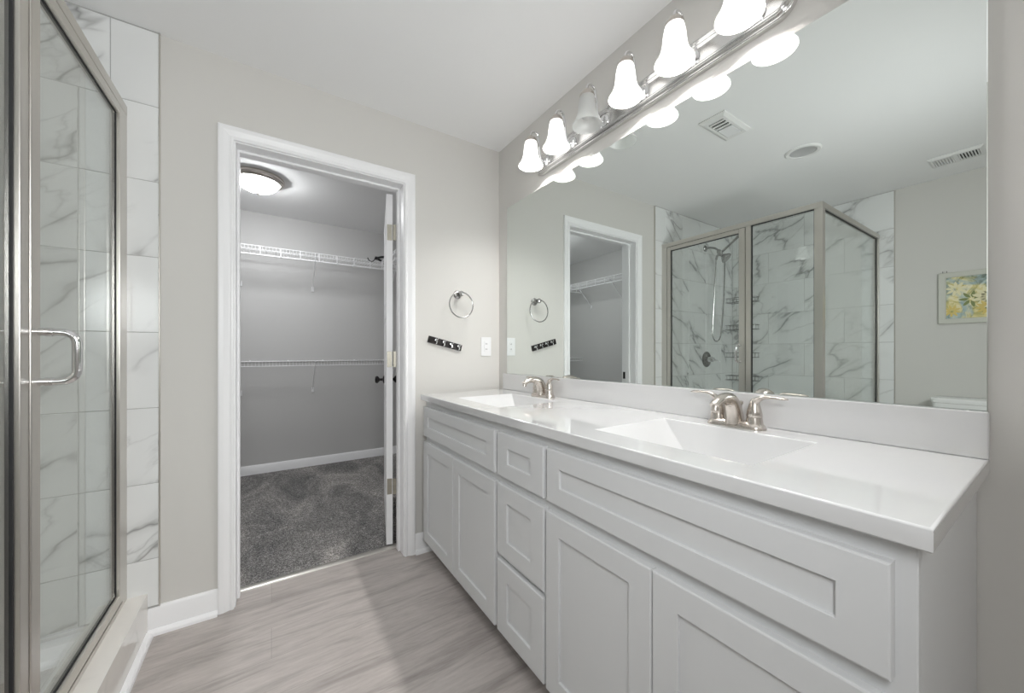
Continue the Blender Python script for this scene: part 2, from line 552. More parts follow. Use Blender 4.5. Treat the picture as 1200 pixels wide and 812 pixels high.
struct(MB().prism([(2.166, 0), (2.168, .005), (2.176, .0075), (2.196, .0075), (2.204, .006), (2.206, .004), (2.206, 0)], 0, DX0, DX1).build('trim_4', M['frame']),
       'thin metal strip between plank floor and carpet', 'threshold')

def baseboard(name, axis, a, b_, wall, sgn, label, h=.108, shoe=True, t=.014):
    """sgn: direction from the wall into the room."""
    prof = [(0, 0), (t, 0), (t, h - .030), (t - .002, h - .024), (t - .003, h - .012), (t - .007, h - .003), (t - .009, h), (0, h)]
    if shoe:
        prof = [(0, 0), (t + .018, 0), (t + .0165, .010), (t + .012, .016), (t + .005, .020), (t, .021)] + prof[2:]
    pr = [(wall + sgn * p[0], p[1]) for p in prof]
    return struct(MB().prism(pr, axis, a, b_).build(name, M['trim'], angle=20), label, 'baseboard')
baseboard('baseboard_back', 0, -0.417, DX0 - .062, YB - .0, -1, 'white baseboard between the shower curb and the door casing')
baseboard('baseboard_back_right', 0, DX1 + .062, XM, YB, -1, 'short white baseboard between door casing and vanity')
baseboard('baseboard_right', 1, YR, .112, XM, -1, 'white baseboard on the vanity wall past the cabinet')
baseboard('baseboard_left', 1, YR, .80, XL, 1, 'white baseboard on the toilet wall')
baseboard('baseboard_closet_far', 0, CX0, CX1, YC, -1, 'white baseboard on the closet far wall', .088, False)
baseboard('baseboard_closet_left', 1, YW + .004, YC, CX0, 1, 'white baseboard on the left closet wall', .088, False)
baseboard('baseboard_closet_right', 1, YW + .004, YC, CX1, -1, 'white baseboard on the right closet wall', .088, False)

# ------------------------------------------------------------------ shower: tiled walls, pan, curb
TB = YB - .011   # tile face, back
TL = XL + .011   # tile face, left
SY = .800        # tile edge on the left wall
ROW = .305
b = MB()
rows = [(k * ROW, min((k + 1) * ROW, H - .004)) for k in range(8)]
for i, (z0, z1) in enumerate(rows):
    if i == 0:
        z0 = .112
    js = [-0.384, -.606, -.901, -1.196, -1.491, XL + .011] if i < 7 else [-.384, -.522, -.8, -1.1, -1.4, XL + .011]
    for x1, x0 in zip(js, js[1:]):
        b.box((x0 + .0011, TB, z0 + .0011), (x1 - .0011, YB - .003, z1 - .0011), .0012, 1)
tb = struct(b.build('wall_shower_back', M['tile_back']), 'white marble tile on the wall beside the closet doorway', 'tiled wall')
MB().box((XL, YB - .0095, .106), (-.382, YB, H)).build('grout', M['grout'], tb, smooth=False)
MB().box((-.3845, TB - .001, .106), (-.3805, YB, H), .0005, 1).build('edge_trim', M['frame'], tb)['label'] = 'thin metal edge strip'
b = MB()
for i, (z0, z1) in enumerate(rows):
    if i == 0:
        z0 = .06
    ys = [TB, 1.696, 1.108, SY] if i % 2 == 0 else [TB, 1.995, 1.397, SY]
    for y1, y0 in zip(ys, ys[1:]):
        b.box((XL + .003, y0 + .0011, z0 + .0011), (TL, y1 - .0011, z1 - .0011), .0012, 1)
tl = struct(b.build('wall_shower_left', M['tile_left']), 'white marble tile on the wall behind the shower', 'tiled wall')
MB().box((XL, SY - .002, .05), (XL + .0095, TB, H)).build('grout', M['grout'], tl, smooth=False)
MB().box((XL, SY - .0035, .05), (TL + .001, SY, H), .0005, 1).build('edge_trim', M['frame'], tl)['label'] = 'thin metal edge strip'

SX = -.475       # outer face of the shower frame
CZ = .169
b = MB()
b.prism([(-.417, .0), (-.417, CZ), (-.545, CZ), (-.545, 0)], 1, .835, TB)
b.prism([(.835, 0), (.835, CZ), (.965, CZ), (.965, 0)], 0, TL, -.545)
cb = struct(b.build('trim_5', M['curb'], smooth=False), 'raised pale stone curb under the shower door', 'shower curb')
struct(MB().prism([(-.417, 0), (-.396, 0), (-.3975, .011), (-.402, .018), (-.410, .022), (-.417, .023)], 1, .81, YB - .032).build('trim_6', M['trim'], angle=20), 'white shoe moulding at the foot of the shower curb', 'moulding')
b = MB()
b.rings([[(TL, .965, .0), (-.545, .965, 0), (-.545, TB, 0), (TL, TB, 0)],
         [(TL, .965, .09), (-.545, .965, .09), (-.545, TB, .09), (TL, TB, .09)],
         [(TL + .05, 1.015, .09), (-.595, 1.015, .09), (-.595, TB - .05, .09), (TL + .05, TB - .05, .09)],
         [(TL + .08, 1.045, .055), (-.625, 1.045, .055), (-.625, TB - .08, .055), (TL + .08, TB - .08, .055)]])
pan = tag(b.build('shower_pan', M['pan'], smooth=False), 'white shower pan inside the glass enclosure', 'shower pan')
b = MB().lathe([(0, 0), (.05, 0), (.05, .003), (.045, .005), (0, .005)], (-1.17, 1.52, .055))
b.build('drain', M['chrome'], pan)['label'] = 'chrome drain'

# ------------------------------------------------------------------ shower enclosure
enc = thing('shower_enclosure', 'glass shower enclosure with brushed nickel frame standing on the pale stone curb', 'shower enclosure', (-.49, 1.46, CZ))
HT = 2.105
def part(mb, name, m, parent, label=None, **k):
    o = mb.build(name, m, parent, **k)
    if label:
        o['label'] = label
    return o
b = MB(); b.box((SX - .034, .884, HT - .036), (SX, TB, HT), .002); b.box((TL, .884, HT - .036), (SX - .034, .918, HT), .002)
part(b, 'header_rail', M['frame'], enc)
part(MB().box((SX - .045, .884, CZ), (SX - .002, .930, HT - .036), .002), 'corner_post', M['frame'], enc)
part(MB().box((SX - .034, 1.306, CZ), (SX - .001, 1.3425, HT - .036), .002), 'strike_post', M['frame'], enc)
part(MB().box((SX - .034, 1.992, CZ), (SX - .001, TB, HT - .036), .002), 'wall_jamb', M['frame'], enc)
part(MB().box((TL, .886, CZ), (TL + .03, .918, HT - .036), .002), 'wall_jamb', M['frame'], enc)
b = MB(); b.box((SX - .034, .930, CZ), (SX, 1.306, CZ + .03), .002); b.box((SX - .034, 1.3425, CZ), (SX, 1.992, CZ + .018), .002); b.box((TL + .03, .884, CZ), (SX - .045, .918, CZ + .03), .002)
part(b, 'sill_rail', M['frame'], enc)
def frame4(lo, hi, u, wd, d0, d1, bev=0.0):
    """Rectangular frame in the plane of axis u (0: Y-Z plane, 1: X-Z plane)."""
    b = MB()
    (a0, z0), (a1, z1) = lo, hi
    for (p, q, r, s) in ((a0, a1, z0, z0 + wd), (a0, a1, z1 - wd, z1), (a0, a0 + wd, z0 + wd, z1 - wd), (a1 - wd, a1, z0 + wd, z1 - wd)):
        if u == 0:
            b.box((d0, p, r), (d1, q, s), bev, 1)
        else:
            b.box((p, d0, r), (q, d1, s), bev, 1)
    return b
g = part(MB().box((SX - .020, .9305, CZ + .030), (SX - .013, 1.3055, HT - .036)), 'fixed_glass', M['glass'], enc, 'clear fixed pane', smooth=False)
part(frame4((.930, CZ + .03), (1.306, HT - .036), 0, .004, SX - .022, SX - .010), 'gasket', M['gasket'], g, 'black gasket', smooth=False)
g = part(MB().box((TL + .030, .898, CZ + .030), (SX - .0455, .905, HT - .036)), 'return_glass', M['glass'], enc, 'clear side pane', smooth=False)
part(frame4((TL + .03, CZ + .03), (SX - .045, HT - .036), 1, .004, .895, .908), 'gasket', M['gasket'], g, 'black gasket', smooth=False)
# hinged door
dy0, dy1, dz0, dz1 = 1.3455, 1.989, CZ + .024, HT - .039
b = MB()
b.box((SX - .028, dy0, dz0), (SX + .001, dy0 + .044, dz1), .003); b.box((SX - .028, dy1 - .034, dz0), (SX + .001, dy1, dz1), .003)
b.box((SX - .028, dy0 + .044, dz0), (SX + .001, dy1 - .034, dz0 + .036), .003); b.box((SX - .028, dy0 + .044, dz1 - .032), (SX + .001, dy1 - .034, dz1), .003)
door = part(b, 'door', M['frame'], enc)
part(MB().box((SX - .018, dy0 + .044, dz0 + .036), (SX - .011, dy1 - .034, dz1 - .032)), 'door_glass', M['glass'], door, 'clear door pane', smooth=False)
part(frame4((dy0 + .044, dz0 + .036), (dy1 - .034, dz1 - .032), 0, .004, SX - .019, SX - .009), 'gasket', M['gasket'], door, 'black gasket', smooth=False)
hy, hz0, hz1, ho = dy0 + .034, 1.068, 1.190, .064
pts = [(SX, hy, hz1)] + arc((SX + ho - .026, hy, hz1 - .026), .026, PI / 2, 0, 6, (1, 0, 0), (0, 0, 1)) + arc((SX + ho - .026, hy, hz0 + .026), .026, 0, -PI / 2, 6, (1, 0, 0), (0, 0, 1)) + [(SX, hy, hz0)]
b = MB().tube(pts, .0092, 14)
for z in (hz0, hz1):
    b.lathe([(.0092, 0), (.0112, 0), (.0112, .012), (.0092, .012)], (SX + .012, hy, z), (1, 0, 0), 16, False)
part(b, 'door_handle', M['chrome'], door, 'satin D-shaped pull')

# ------------------------------------------------------------------ shower fittings on the back wall
FX = -1.185
sv = thing('shower_valve', 'round chrome trim plate, coloured dark for its reflections, with lever handle on the tiled shower wall', 'shower valve', (FX - .025, TB, 1.066))
part(MB().lathe([(.078, 0), (.078, .004), (.070, .010), (.03, .013), (.03, .013)], (FX - .025, TB, 1.066), (0, -1, 0), 40), 'escutcheon', M['chrome_dark_reflection'], sv)
b = MB().lathe([(.028, 0), (.026, .05), (.022, .06), (0, .062)], (FX - .025, TB - .012, 1.066), (0, -1, 0), 24)
b.tube([(FX - .025, TB - .055, 1.066), (FX - .06, TB - .075, 1.060), (FX - .105, TB - .085, 1.045)], [.010, .008, .006], 10)
part(b, 'lever_handle', M['chrome'], sv)

sh = thing('shower_head_set', 'chrome shower head with hand shower and looping hose high on the tiled wall', 'shower head', (FX, TB, 2.18))
part(MB().lathe([(.032, 0), (.032, .004), (.024, .012), (.012, .014)], (FX, TB, 2.18), (0, -1, 0), 28), 'wall_flange', M['satin'], sh)
part(MB().tube([(FX, TB, 2.18), (FX, TB - .05, 2.178), (FX, TB - .10, 2.160), (FX, TB - .14, 2.125)], .0095, 12), 'shower_arm', M['satin'], sh)
b = MB().lathe([(.016, -.03), (.022, -.02), (.024, .01), (.016, .03)], (FX, TB - .145, 2.105), (0, -.5, -1), 20)
b.tube([(FX, TB - .145, 2.10), (FX - .02, TB - .11, 2.085), (FX - .02, TB - .10, 2.05)], .011, 12)
part(b, 'diverter', M['satin'], sh)
ax = Vector((-.15, -.75, -.66)).normalized()
part(MB().lathe([(.013, 0), (.015, .02), (.030, .035), (.048, .055), (.052, .066), (.049, .072), (.044, .070), (0, .070)], (FX, TB - .155, 2.085), ax, 32), 'fixed_head', M['satin'], sh)
b = MB().tube([(FX, TB - .15, 2.10), (FX - .015, TB - .23, 2.165), (FX - .03, TB - .31, 2.235)], [.012, .010, .012], 12)
b.lathe([(.016, 0), (.036, .012), (.040, .024), (.037, .030), (0, .029)], (FX - .028, TB - .325, 2.240), (-.1, -.75, -.65), 28)
part(b, 'hand_shower', M['satin'], sh)
hp = []
for i in range(33):
    t = i / 32
    if t < .42:
        s = t / .42
        hp.append((FX - .02 - .01 * s, TB - .10 + .045 * s, 2.05 - .72 * s))
    elif t < .62:
        s = (t - .42) / .20
        a = PI * s
        hp.append((FX - .03 - .055 * (1 - math.cos(a)) , TB - .055 - .03 * s, 1.33 - .085 * math.sin(a)))
    else:
        s = (t - .62) / .38
        hp.append((FX - .14 + .125 * s ** 1.5, TB - .085 - .10 * s, 1.33 + .76 * s))
part(MB().tube(hp, .0062, 10), 'hose', M['satin'], sh)

# four small wire corner baskets on the left tile wall near the corner
for i, z in enumerate((1.66, 1.375, 1.085, .845)):
    pos = ('topmost of four', 'second from the top of four', 'third from the top of four', 'lowest of four')[i]
    t_ = thing('corner_basket', pos + ' wire corner baskets stacked in the shower corner', 'shower basket', (TL, TB, z), 'wire baskets in the shower corner')
    b = MB()
    L, D = .27, .15
    for dz, k in ((0, 1.0), (.045, 1.0)):
        b.tube([(TL + .004, TB - .004, z + dz), (TL + .004, TB - L, z + dz), (TL + D * .55, TB - L, z + dz), (TL + D, TB - L * .6, z + dz), (TL + D, TB - .004, z + dz), (TL + .004, TB - .004, z + dz)], .0028, 6)
    part(b, 'rim', M['satin'], t_)
    b = MB()
    for k in range(9):
        y = TB - .02 - k * .03
        xe = D if y > TB - L * .6 else D * .55 + (D * .45) * max(0, (y - (TB - L)) / (L * .4))
        b.tube([(TL + .004, y, z + .045), (TL + .005, y, z), (TL + xe, y, z), (TL + xe, y, z + .045)], .0016, 5)
    part(b, 'grid', M['satin'], t_)

# ------------------------------------------------------------------ vanity
DF, FF = .697, .716      # door face, face-frame face
V0, V1 = .114, 1.962
VZ = .8825
van = thing('bathroom_vanity', 'long white shaker vanity cabinet under the double-sink counter', 'vanity cabinet', (.98, 1.03, 0))
b = MB()
b.box((FF, V0, .105), (FF + .019, V1, VZ), .0015, 1)
b.box((FF + .019, V0, .105), (XM - .003, V0 + .016, VZ)); b.box((FF + .019, V1 - .016, .105), (XM - .003, V1, VZ))
b.box((FF + .019, V0 + .016, .105), (XM - .003, V1 - .016, .121)); b.box((XM - .012, V0 + .016, .121), (XM - .003, V1 - .016, VZ))
part(b, 'cabinet_body', M['cabinet'], van, tilt=True, smooth=False)
part(MB().box((FF + .075, V0 + .002, 0), (XM - .003, V1 - .002, .1055)), 'toe_kick', M['cabinet'], van, smooth=False)
def shaker(y0, y1, z0, z1, st, rl, t=.019, rec=.008):
    def R(iy, iz, x):
        return [(x, y0 + iy, z0 + iz), (x, y1 - iy, z0 + iz), (x, y1 - iy, z1 - iz), (x, y0 + iy, z1 - iz)]
    return MB().rings([R(0, 0, DF + t), R(0, 0, DF + .0035), R(.001, .001, DF + .001), R(.0035, .0035, DF), R(st, rl, DF), R(st + .0008, rl + .0008, DF + .0008), R(st + .0008, rl + .0008, DF + rec)])
G = .003
for nm, y0, y1, z0, z1, st, rl in (
    ('drawer_front', 1.192, 1.955, .690, .850, .060, .052),
    ('drawer_front', .895, 1.168, .690, .850, .066, .052),
    ('drawer_front', .893, 1.170, .404, .663, .066, .060),
    ('drawer_front', .893, 1.170, .120, .383, .066, .062),
    ('drawer_front', .136, .878, .690, .850, .058, .052),
    ('door', 1.568, 1.957, .119, .660, .060, .060),
    ('door', 1.190, 1.565, .119, .660, .060, .060),
    ('door', .511, .882, .119, .660, .060, .060),
    ('door', .136, .508, .119, .660, .060, .060)):
    part(shaker(y0, y1, z0, z1, st, rl), nm, M['cabinet'], van, tilt=True, smooth=False)

# countertop with two integral basins
C0, C1, CF, CB, CT = .097, 1.976, .689, XM, .9145
ct = thing('vanity_countertop', 'glossy white double-sink countertop on the shaker vanity', 'countertop', (.97, 1.03, VZ))
basins = [(.345, .766), (1.300, 1.715)]
BX0, BX1 = .785, 1.118
b = MB()
bm = b.bm
xs = [CF + .004, BX0, BX1, CB]
ys = [C0 + .004, basins[0][0], basins[0][1], basins[1][0], basins[1][1], C1 - .004]
gv = [[bm.verts.new((x, y, CT)) for y in ys] for x in xs]
for i in range(3):
    for j in range(5):
        if i == 1 and j in (1, 3):
            continue
        bm.faces.new((gv[i][j], gv[i + 1][j], gv[i + 1][j + 1], gv[i][j + 1]))
loop_t = [gv[0][j] for j in range(6)] + [gv[i][5] for i in (1, 2, 3)] + [gv[3][j] for j in (4, 3, 2, 1, 0)] + [gv[i][0] for i in (2, 1)]
def outer(v, z, o):
    x, y = v.co.x, v.co.y
    x = CF + .004 - o if x < CF + .01 else x
    y = C0 + .004 - o if y < C0 + .01 else (C1 - .004 + o if y > C1 - .01 else y)
    return bm.verts.new((x, y, z))
prev = loop_t
for z, o in ((CT - .001, .0028), (CT - .004, .004), (VZ + .003, .004), (VZ + .0005, .002)):
    cur = [outer(v, z, o) for v in loop_t]
    for k in range(len(cur)):
        kk = (k + 1) % len(cur)
        bm.faces.new((prev[k], prev[kk], cur[kk], cur[k]))
    prev = cur
cur = [outer(v, VZ + .0005, -.03) for v in loop_t]
for k in range(len(cur)):
    kk = (k + 1) % len(cur)
    bm.faces.new((prev[k], prev[kk], cur[kk], cur[k]))
part(b, 'slab', M['counter'], ct, tilt=True, angle=60, wn=True)
tag(MB().box((XM - .0195, C0, CT), (XM, C1, CT + .0975), .003).build('backsplash', M['counter'], tilt=True), 'white backsplash strip between the countertop and the mirror', 'backsplash')
for (y0, y1) in basins:
    def R(ix0, ix1, iy, z, r):
        return [(x, y, z) for x, y in rrect(BX0 + ix0, BX1 - ix1, y0 + iy, y1 - iy, r, 4)]
    b = MB()
    cyb = (y0 + y1) / 2
    b.rings([R(0, 0, 0, CT, .0003), R(.002, .0015, .002, CT - .0008, .003), R(.005, .003, .006, CT - .004, .004),
             R(.058, .026, .084, CT - .090, .006), R(.068, .034, .096, CT - .100, .02), R(.095, .055, .125, CT - .108, .03), R(.15, .09, .19, CT - .112, .015)], False, True)
    bs = part(b, 'sink_basin', M['counter'], ct, tilt=True, angle=70, wn=True)
    part(MB().lathe([(0, 0), (.030, 0), (.030, .003), (.022, .006), (.008, .010), (0, .010)], (.965, cyb, CT - .112), (0, 0, 1), 24), 'drain', M['nickel'], bs, 'metal drain', tilt=True)

# faucets
def faucet(yc, label):
    f = thing('faucet', label, 'faucet', (1.175, yc, CT), 'centerset faucets on the counter')
    fx, z0 = 1.172, CT
    b = MB()
    lay = [(.0815, .028, 0), (.0815, .028, .004), (.079, .026, .010), (.074, .021, .016), (.070, .017, .019)]
    rs = []
    for hy_, hx, dz in lay:
        rs.append([(fx + x, yc + y, z0 + dz) for x, y in rrect(-hx, hx, -hy_, hy_, hx * .98, 8)])
    b.rings(rs)
    part(b, 'base_plate', M['nickel'], f, tilt=True)
    # spout: broad at the base, arching forward to the tip
    P = [Vector(p) for p in ((fx - .004, 0, .012), (fx - .007, 0, .038), (fx - .018, 0, .066), (fx - .038, 0, .083), (fx - .068, 0, .089), (fx - .097, 0, .083), (fx - .120, 0, .071))]
    rad = [(.034, .024), (.031, .021), (.027, .019), (.0205, .0175), (.0145, .016), (.0115, .0145), (.0105, .0125)]
    pts, rr = [], []
    n = len(P)
    for i in range(n - 1):
        p0, p1, p2, p3 = P[max(i - 1, 0)], P[i], P[i + 1], P[min(i + 2, n - 1)]
        for k in range(4):
            t = k / 4
            q = .5 * ((2 * p1) + (p2 - p0) * t + (2 * p0 - 5 * p1 + 4 * p2 - p3) * t * t + (3 * p1 - p0 - 3 * p2 + p3) * t ** 3)
            pts.append(q); rr.append(tuple(rad[i][m_] * (1 - t) + rad[i + 1][m_] * t for m_ in (0, 1)))
    pts.append(P[-1]); rr.append(rad[-1])
    pts = [(p.x, yc, z0 + p.z) for p in pts]
    b = MB().tube(pts, rr, 20, up=(1, 0, 0))
    b.lathe([(.0095, 0), (.0095, .012), (0, .012)], (fx - .113, yc, z0 + .069), (-.25, 0, -1), 18)
    part(b, 'spout', M['nickel'], f, tilt=True)
    part(MB().tube([(fx + .034, yc, z0 + .01), (fx + .034, yc, z0 + .066)], .0028, 8).lathe([(.003, 0), (.006, .003), (.006, .010), (0, .013)], (fx + .034, yc, z0 + .062), (0, 0, 1), 14), 'lift_rod', M['nickel'], f, tilt=True)
    for s in (-1, 1):
        y = yc + s * .052
        b = MB().lathe([(.0235, .004), (.0225, .012), (.0205, .028), (.0195, .034), (.0185, .0345), (.0185, .036)], (fx, y, z0), (0, 0, 1), 24)
        b.lathe([(.0200, .036), (.0205, .038), (.0185, .052), (.0140, .070), (.0105, .082), (.006, .088), (0, .089)], (fx, y, z0), (0, 0, 1), 24)
        lp = [(fx, y, z0 + .070), (fx - .002, y + s * .010, z0 + .086), (fx - .003, y + s * .026, z0 + .0945), (fx - .004, y + s * .050, z0 + .0955), (fx - .005, y + s * .076, z0 + .094), (fx - .005, y + s * .085, z0 + .093)]
        b.tube(lp, [(.009, .010), (.0085, .0095), (.0055, .0085), (.0045, .0085), (.0045, .0085), (.002, .005)], 14, up=(0, 0, 1))
        part(b, 'lever_handle', M['nickel'], f, tilt=True)
    return f
faucet(.562, 'brushed nickel faucet behind the nearer sink basin')
faucet(1.505, 'brushed nickel faucet behind the far sink basin')

# ------------------------------------------------------------------ mirror
b = MB()
y0, y1, z0, z1 = .0997, 1.949, 1.0122, 2.0403
def MR(i, x):
    return [(x, y0 + i, z0 + i + (1.03 - y0) * .007), (x, y1 - i, z0 + i + (1.03 - y1) * .007), (x, y1 - i, z1 - i), (x, y0 + i, z1 - i)]
b.rings([MR(0, XM), MR(0, XM - .0048), MR(.0012, XM - .006)])
tag(b.build('wall_mirror', M['mirror'], smooth=False), 'large frameless mirror above the vanity backsplash', 'mirror')

# ------------------------------------------------------------------ vanity light bar
lb = thing('vanity_light', 'long nickel bar light with six bell glass shades above the mirror', 'vanity light', (XM, 1.03, 2.16))
b = MB()
bz0, bz1, by0, by1 = 2.098, 2.214, .425, 1.632
def LR(i, d):
    r = max(.052 - i, .012)
    return [(XM - d, y, z) for y, z in rrect(by0 + i, by1 - i, bz0 + i, bz1 - i, r, 8)]
prof = [(0, 0), (0, .014), (.002, .017), (.005, .019), (.008, .018), (.010, .0165), (.012, .018), (.015, .021), (.018, .020), (.020, .0185), (.022, .020), (.025, .0225), (.029, .0215), (.031, .017), (.034, .016)]
b.rings([LR(i, d) for i, d in prof])
part(b, 'back_plate', M['bar_nickel'], lb, angle=60, wn=True)
LX = 1.122
for i in range(6):
    y = 1.541 - .2026 * i
    lit = i != 2
    zc = 2.156
    b = MB().lathe([(.027, 0), (.027, .004), (.020, .010), (.010, .013)], (XM - .0155, y, zc), (-1, 0, 0), 24)
    # gooseneck from the plate, out and up, then over and down into the socket
    P = [(XM - .022, y, zc), (XM - .036, y, zc - .008), (XM - .048, y, zc - .002), (XM - .056, y, zc + .022), (XM - .062, y, zc + .066), (XM - .068, y, zc + .098)]
    P += arc((LX + .0245, y, zc + .104), .0245, 0.2, PI, 8, (1, 0, 0), (0, 0, 1)) + [(LX, y, zc + .085)]
    b.tube(P, .0052, 10)
    arm = part(b, 'lamp_arm', M['chrome'], lb)
    part(MB().lathe([(.008, .030), (.012, .026), (.024, .016), (.030, .006), (.0315, 0), (.029, -.008), (.0, -.008)], (LX, y, zc + .072), (0, 0, 1), 28), 'socket', M['nickel'], arm)
    zt = zc + .070
    outer_p = [(.0295, 0), (.032, -.010), (.0355, -.028), (.0375, -.048), (.0395, -.066), (.0435, -.084), (.050, -.100), (.0575, -.112), (.0625, -.120), (.0632, -.124)]
    inner_p = [(r - .003, h) for r, h in reversed(outer_p)]
    inner_p[0] = (.0612, -.1245)
    s = part(MB().lathe(outer_p + inner_p, (LX, y, zt), (0, 0, 1), 40, False), 'lamp_shade', M['shade_lit' if lit else 'shade_off'], arm, 'lit white glass bell shade' if lit else 'unlit frosted glass bell shade', angle=80)
    part(MB().lathe([(.012, -.004), (.013, -.030), (.018, -.046), (.0245, -.058), (.027, -.070), (.024, -.084), (.015, -.093), (0, -.096)], (LX, y, zt), (0, 0, 1), 24), 'bulb', M['bulb_lit' if lit else 'bulb_off'], arm, 'lit bulb' if lit else 'unlit bulb')

# ------------------------------------------------------------------ things on the back wall
tr = thing('towel_ring', 'chrome towel ring on the wall between doorway and mirror', 'towel ring', (.945, YB, 1.488))
b = MB().lathe([(.026, 0), (.026, .004), (.022, .008), (.013, .011), (.010, .022), (.0105, .040), (.015, .050), (.016, .060), (.012, .067), (0, .069)], (.945, YB, 1.488), (0, -1, 0), 28)
part(b, 'wall_mount', M['satin'], tr)
ring = [(.945 + .076 * math.sin(2 * PI * i / 48), YB - .056 + .004 * math.cos(2 * PI * i / 48), 1.421 + .076 * math.cos(2 * PI * i / 48)) for i in range(48)]
part(MB().tube(ring, .0038, 10, closed=True), 'ring', M['satin'], tr)

hk = thing('hook_rail', 'crooked dark hook rail with four shiny hooks below the towel ring', 'hook rail', (.863, YB, 1.190))
HM = Matrix.Translation((.863, YB, 1.190)) @ Matrix.Rotation(math.radians(14.2), 4, 'Y')
part(MB().box((-.108, -.012, -.0195), (.108, 0, .0195), .002), 'rail', M['dark_metal'], hk, mtx=HM)
for k in range(4):
    x = -.062 + k * .049
    b = MB().lathe([(.008, 0), (.008, .003), (.004, .005)], (x, -.012, .006), (0, -1, 0), 14)
    b.tube([(x, -.014, .006), (x, -.028, .002), (x, -.034, -.008), (x, -.030, -.016), (x, -.022, -.016)], .0032, 8)
    b.tube([(x, -.026, .003), (x, -.036, .010), (x, -.040, .016)], [.003, .003, .004], 8)
    part(b, 'hook', M['chrome'], hk, mtx=HM)

ou = thing('wall_outlet', 'white outlet plate on the wall near the mirror corner', 'outlet', (1.142, YB, 1.175))
part(MB().box((1.106, YB - .006, 1.116), (1.178, YB, 1.234), .003), 'cover_plate', M['white_plastic'], ou)
rc = part(MB().box((1.126, YB - .0085, 1.142), (1.158, YB - .005, 1.208), .0015), 'receptacle', M['white_plastic'], ou)
for z in (1.192, 1.158):
    b = MB()
    b.box((1.1365, YB - .0088, z - .005), (1.1385, YB - .008, z + .005)); b.box((1.1455, YB - .0088, z - .004), (1.1475, YB - .008, z + .004))
    part(b, 'socket_shade', M['slot'], rc, 'dark strips painted as shade in the socket holes', smooth=False)  # dark strips laid on the face for the shade in the holes

# ------------------------------------------------------------------ ceiling fittings seen in the mirror
fan = thing('exhaust_fan', 'white rectangular exhaust fan grille with lens on the bathroom ceiling', 'exhaust fan', (.286, 1.104, H))
b = frame4((0, 0), (0, 0), 0, 0, 0, 0) if False else MB()
fx0, fx1, fy0, fy1 = .136, .436, 1.030, 1.176
b.rings([[(fx0, fy0, H), (fx1, fy0, H), (fx1, fy1, H), (fx0, fy1, H)],
         [(fx0, fy0, H - .006), (fx1, fy0, H - .006), (fx1, fy1, H - .006), (fx0, fy1, H - .006)],
         [(fx0 + .02, fy0 + .018, H - .016), (fx1 - .02, fy0 + .018, H - .016), (fx1 - .02, fy1 - .018, H - .016), (fx0 + .02, fy1 - .018, H - .016)],
         [(fx0 + .045, fy0 + .032, H - .016), (fx1 - .045, fy0 + .032, H - .016), (fx1 - .045, fy1 - .032, H - .016), (fx0 + .045, fy1 - .032, H - .016)],
         [(fx0 + .045, fy0 + .032, H - .004), (fx1 - .045, fy0 + .032, H - .004), (fx1 - .045, fy1 - .032, H - .004), (fx0 + .045, fy1 - .032, H - .004)]])
part(b, 'grille_frame', M['grille'], fan, smooth=False)
part(MB().box((.296, fy0 + .033, H - .007), (fx1 - .046, fy1 - .033, H - .005)), 'cavity_shade', M['slot'], fan, 'dark sheet painted as shade behind the fan louvers', smooth=False)  # flat dark sheet painting the shade above the louvers
part(MB().box((fx0 + .047, fy0 + .034, H - .018), (.292, fy1 - .034, H - .006), .003), 'light_lens', M['white_plastic'], fan, 'white lens')
b = MB()
for k in range(3):
    x = .304 + k * .031
    b.box((x, fy0 + .033, H - .0165), (x + .014, fy1 - .033, H - .010), .001, 1)
part(b, 'louvers', M['grille'], fan)

dl = thing('recessed_light', 'round recessed ceiling light, switched off, reflected in the mirror', 'ceiling light', (-.414, .968, H))
part(MB().lathe([(.095, 0), (.095, -.004), (.088, -.009), (.072, -.007), (.070, -.004), (.068, .0)], (-.414, .968, H), (0, 0, 1), 40, False), 'trim_ring', M['grille'], dl)
part(MB().lathe([(.069, -.004), (.066, -.002), (0, -.002)], (-.414, .968, H), (0, 0, 1), 40, False), 'lens', M['baffle'], dl, 'grey unlit lens')

vt = thing('air_vent', 'white slotted air vent on the ceiling above the toilet', 'air vent', (-1.36, .43, H))
vx0, vx1, vy0, vy1 = -1.44, -1.25, .315, .555
b = MB()
b.rings([[(vx0, vy0, H), (vx1, vy0, H), (vx1, vy1, H), (vx0, vy1, H)],
         [(vx0, vy0, H - .004), (vx1, vy0, H - .004), (vx1, vy1, H - .004), (vx0, vy1, H - .004)],
         [(vx0 + .012, vy0 + .012, H - .013), (vx1 - .012, vy0 + .012, H - .013), (vx1 - .012, vy1 - .012, H - .013), (vx0 + .012, vy1 - .012, H - .013)],
         [(vx0 + .03, vy0 + .022, H - .013), (vx1 - .03, vy0 + .022, H - .013), (vx1 - .03, vy1 - .022, H - .013), (vx0 + .03, vy1 - .022, H - .013)],
         [(vx0 + .03, vy0 + .022, H - .002), (vx1 - .03, vy0 + .022, H - .002), (vx1 - .03, vy1 - .022, H - .002), (vx0 + .03, vy1 - .022, H - .002)]], True, False)
part(b, 'vent_frame', M['grille'], vt, smooth=False)
part(MB().box((vx0 + .03, vy0 + .022, H - .0025), (vx1 - .03, vy1 - .022, H - .001)), 'vent_shade', M['slot'], vt, 'dark sheet painted as shade behind the vent louvers', smooth=False)  # thin dark sheet for shade, no real depth above it
b = MB()
for k in range(7):
    for s in (-1, 1):
        y = .435 + s * (.016 + k * .0128)
        q = [(y - .003, H - .013), (y + .003, H - .013), (y + .003 - s * .004, H - .003), (y - .003 - s * .004, H - .003)]
        b.rings([[(vx0 + .03, p, z) for p, z in q], [(vx1 - .03, p, z) for p, z in q]])
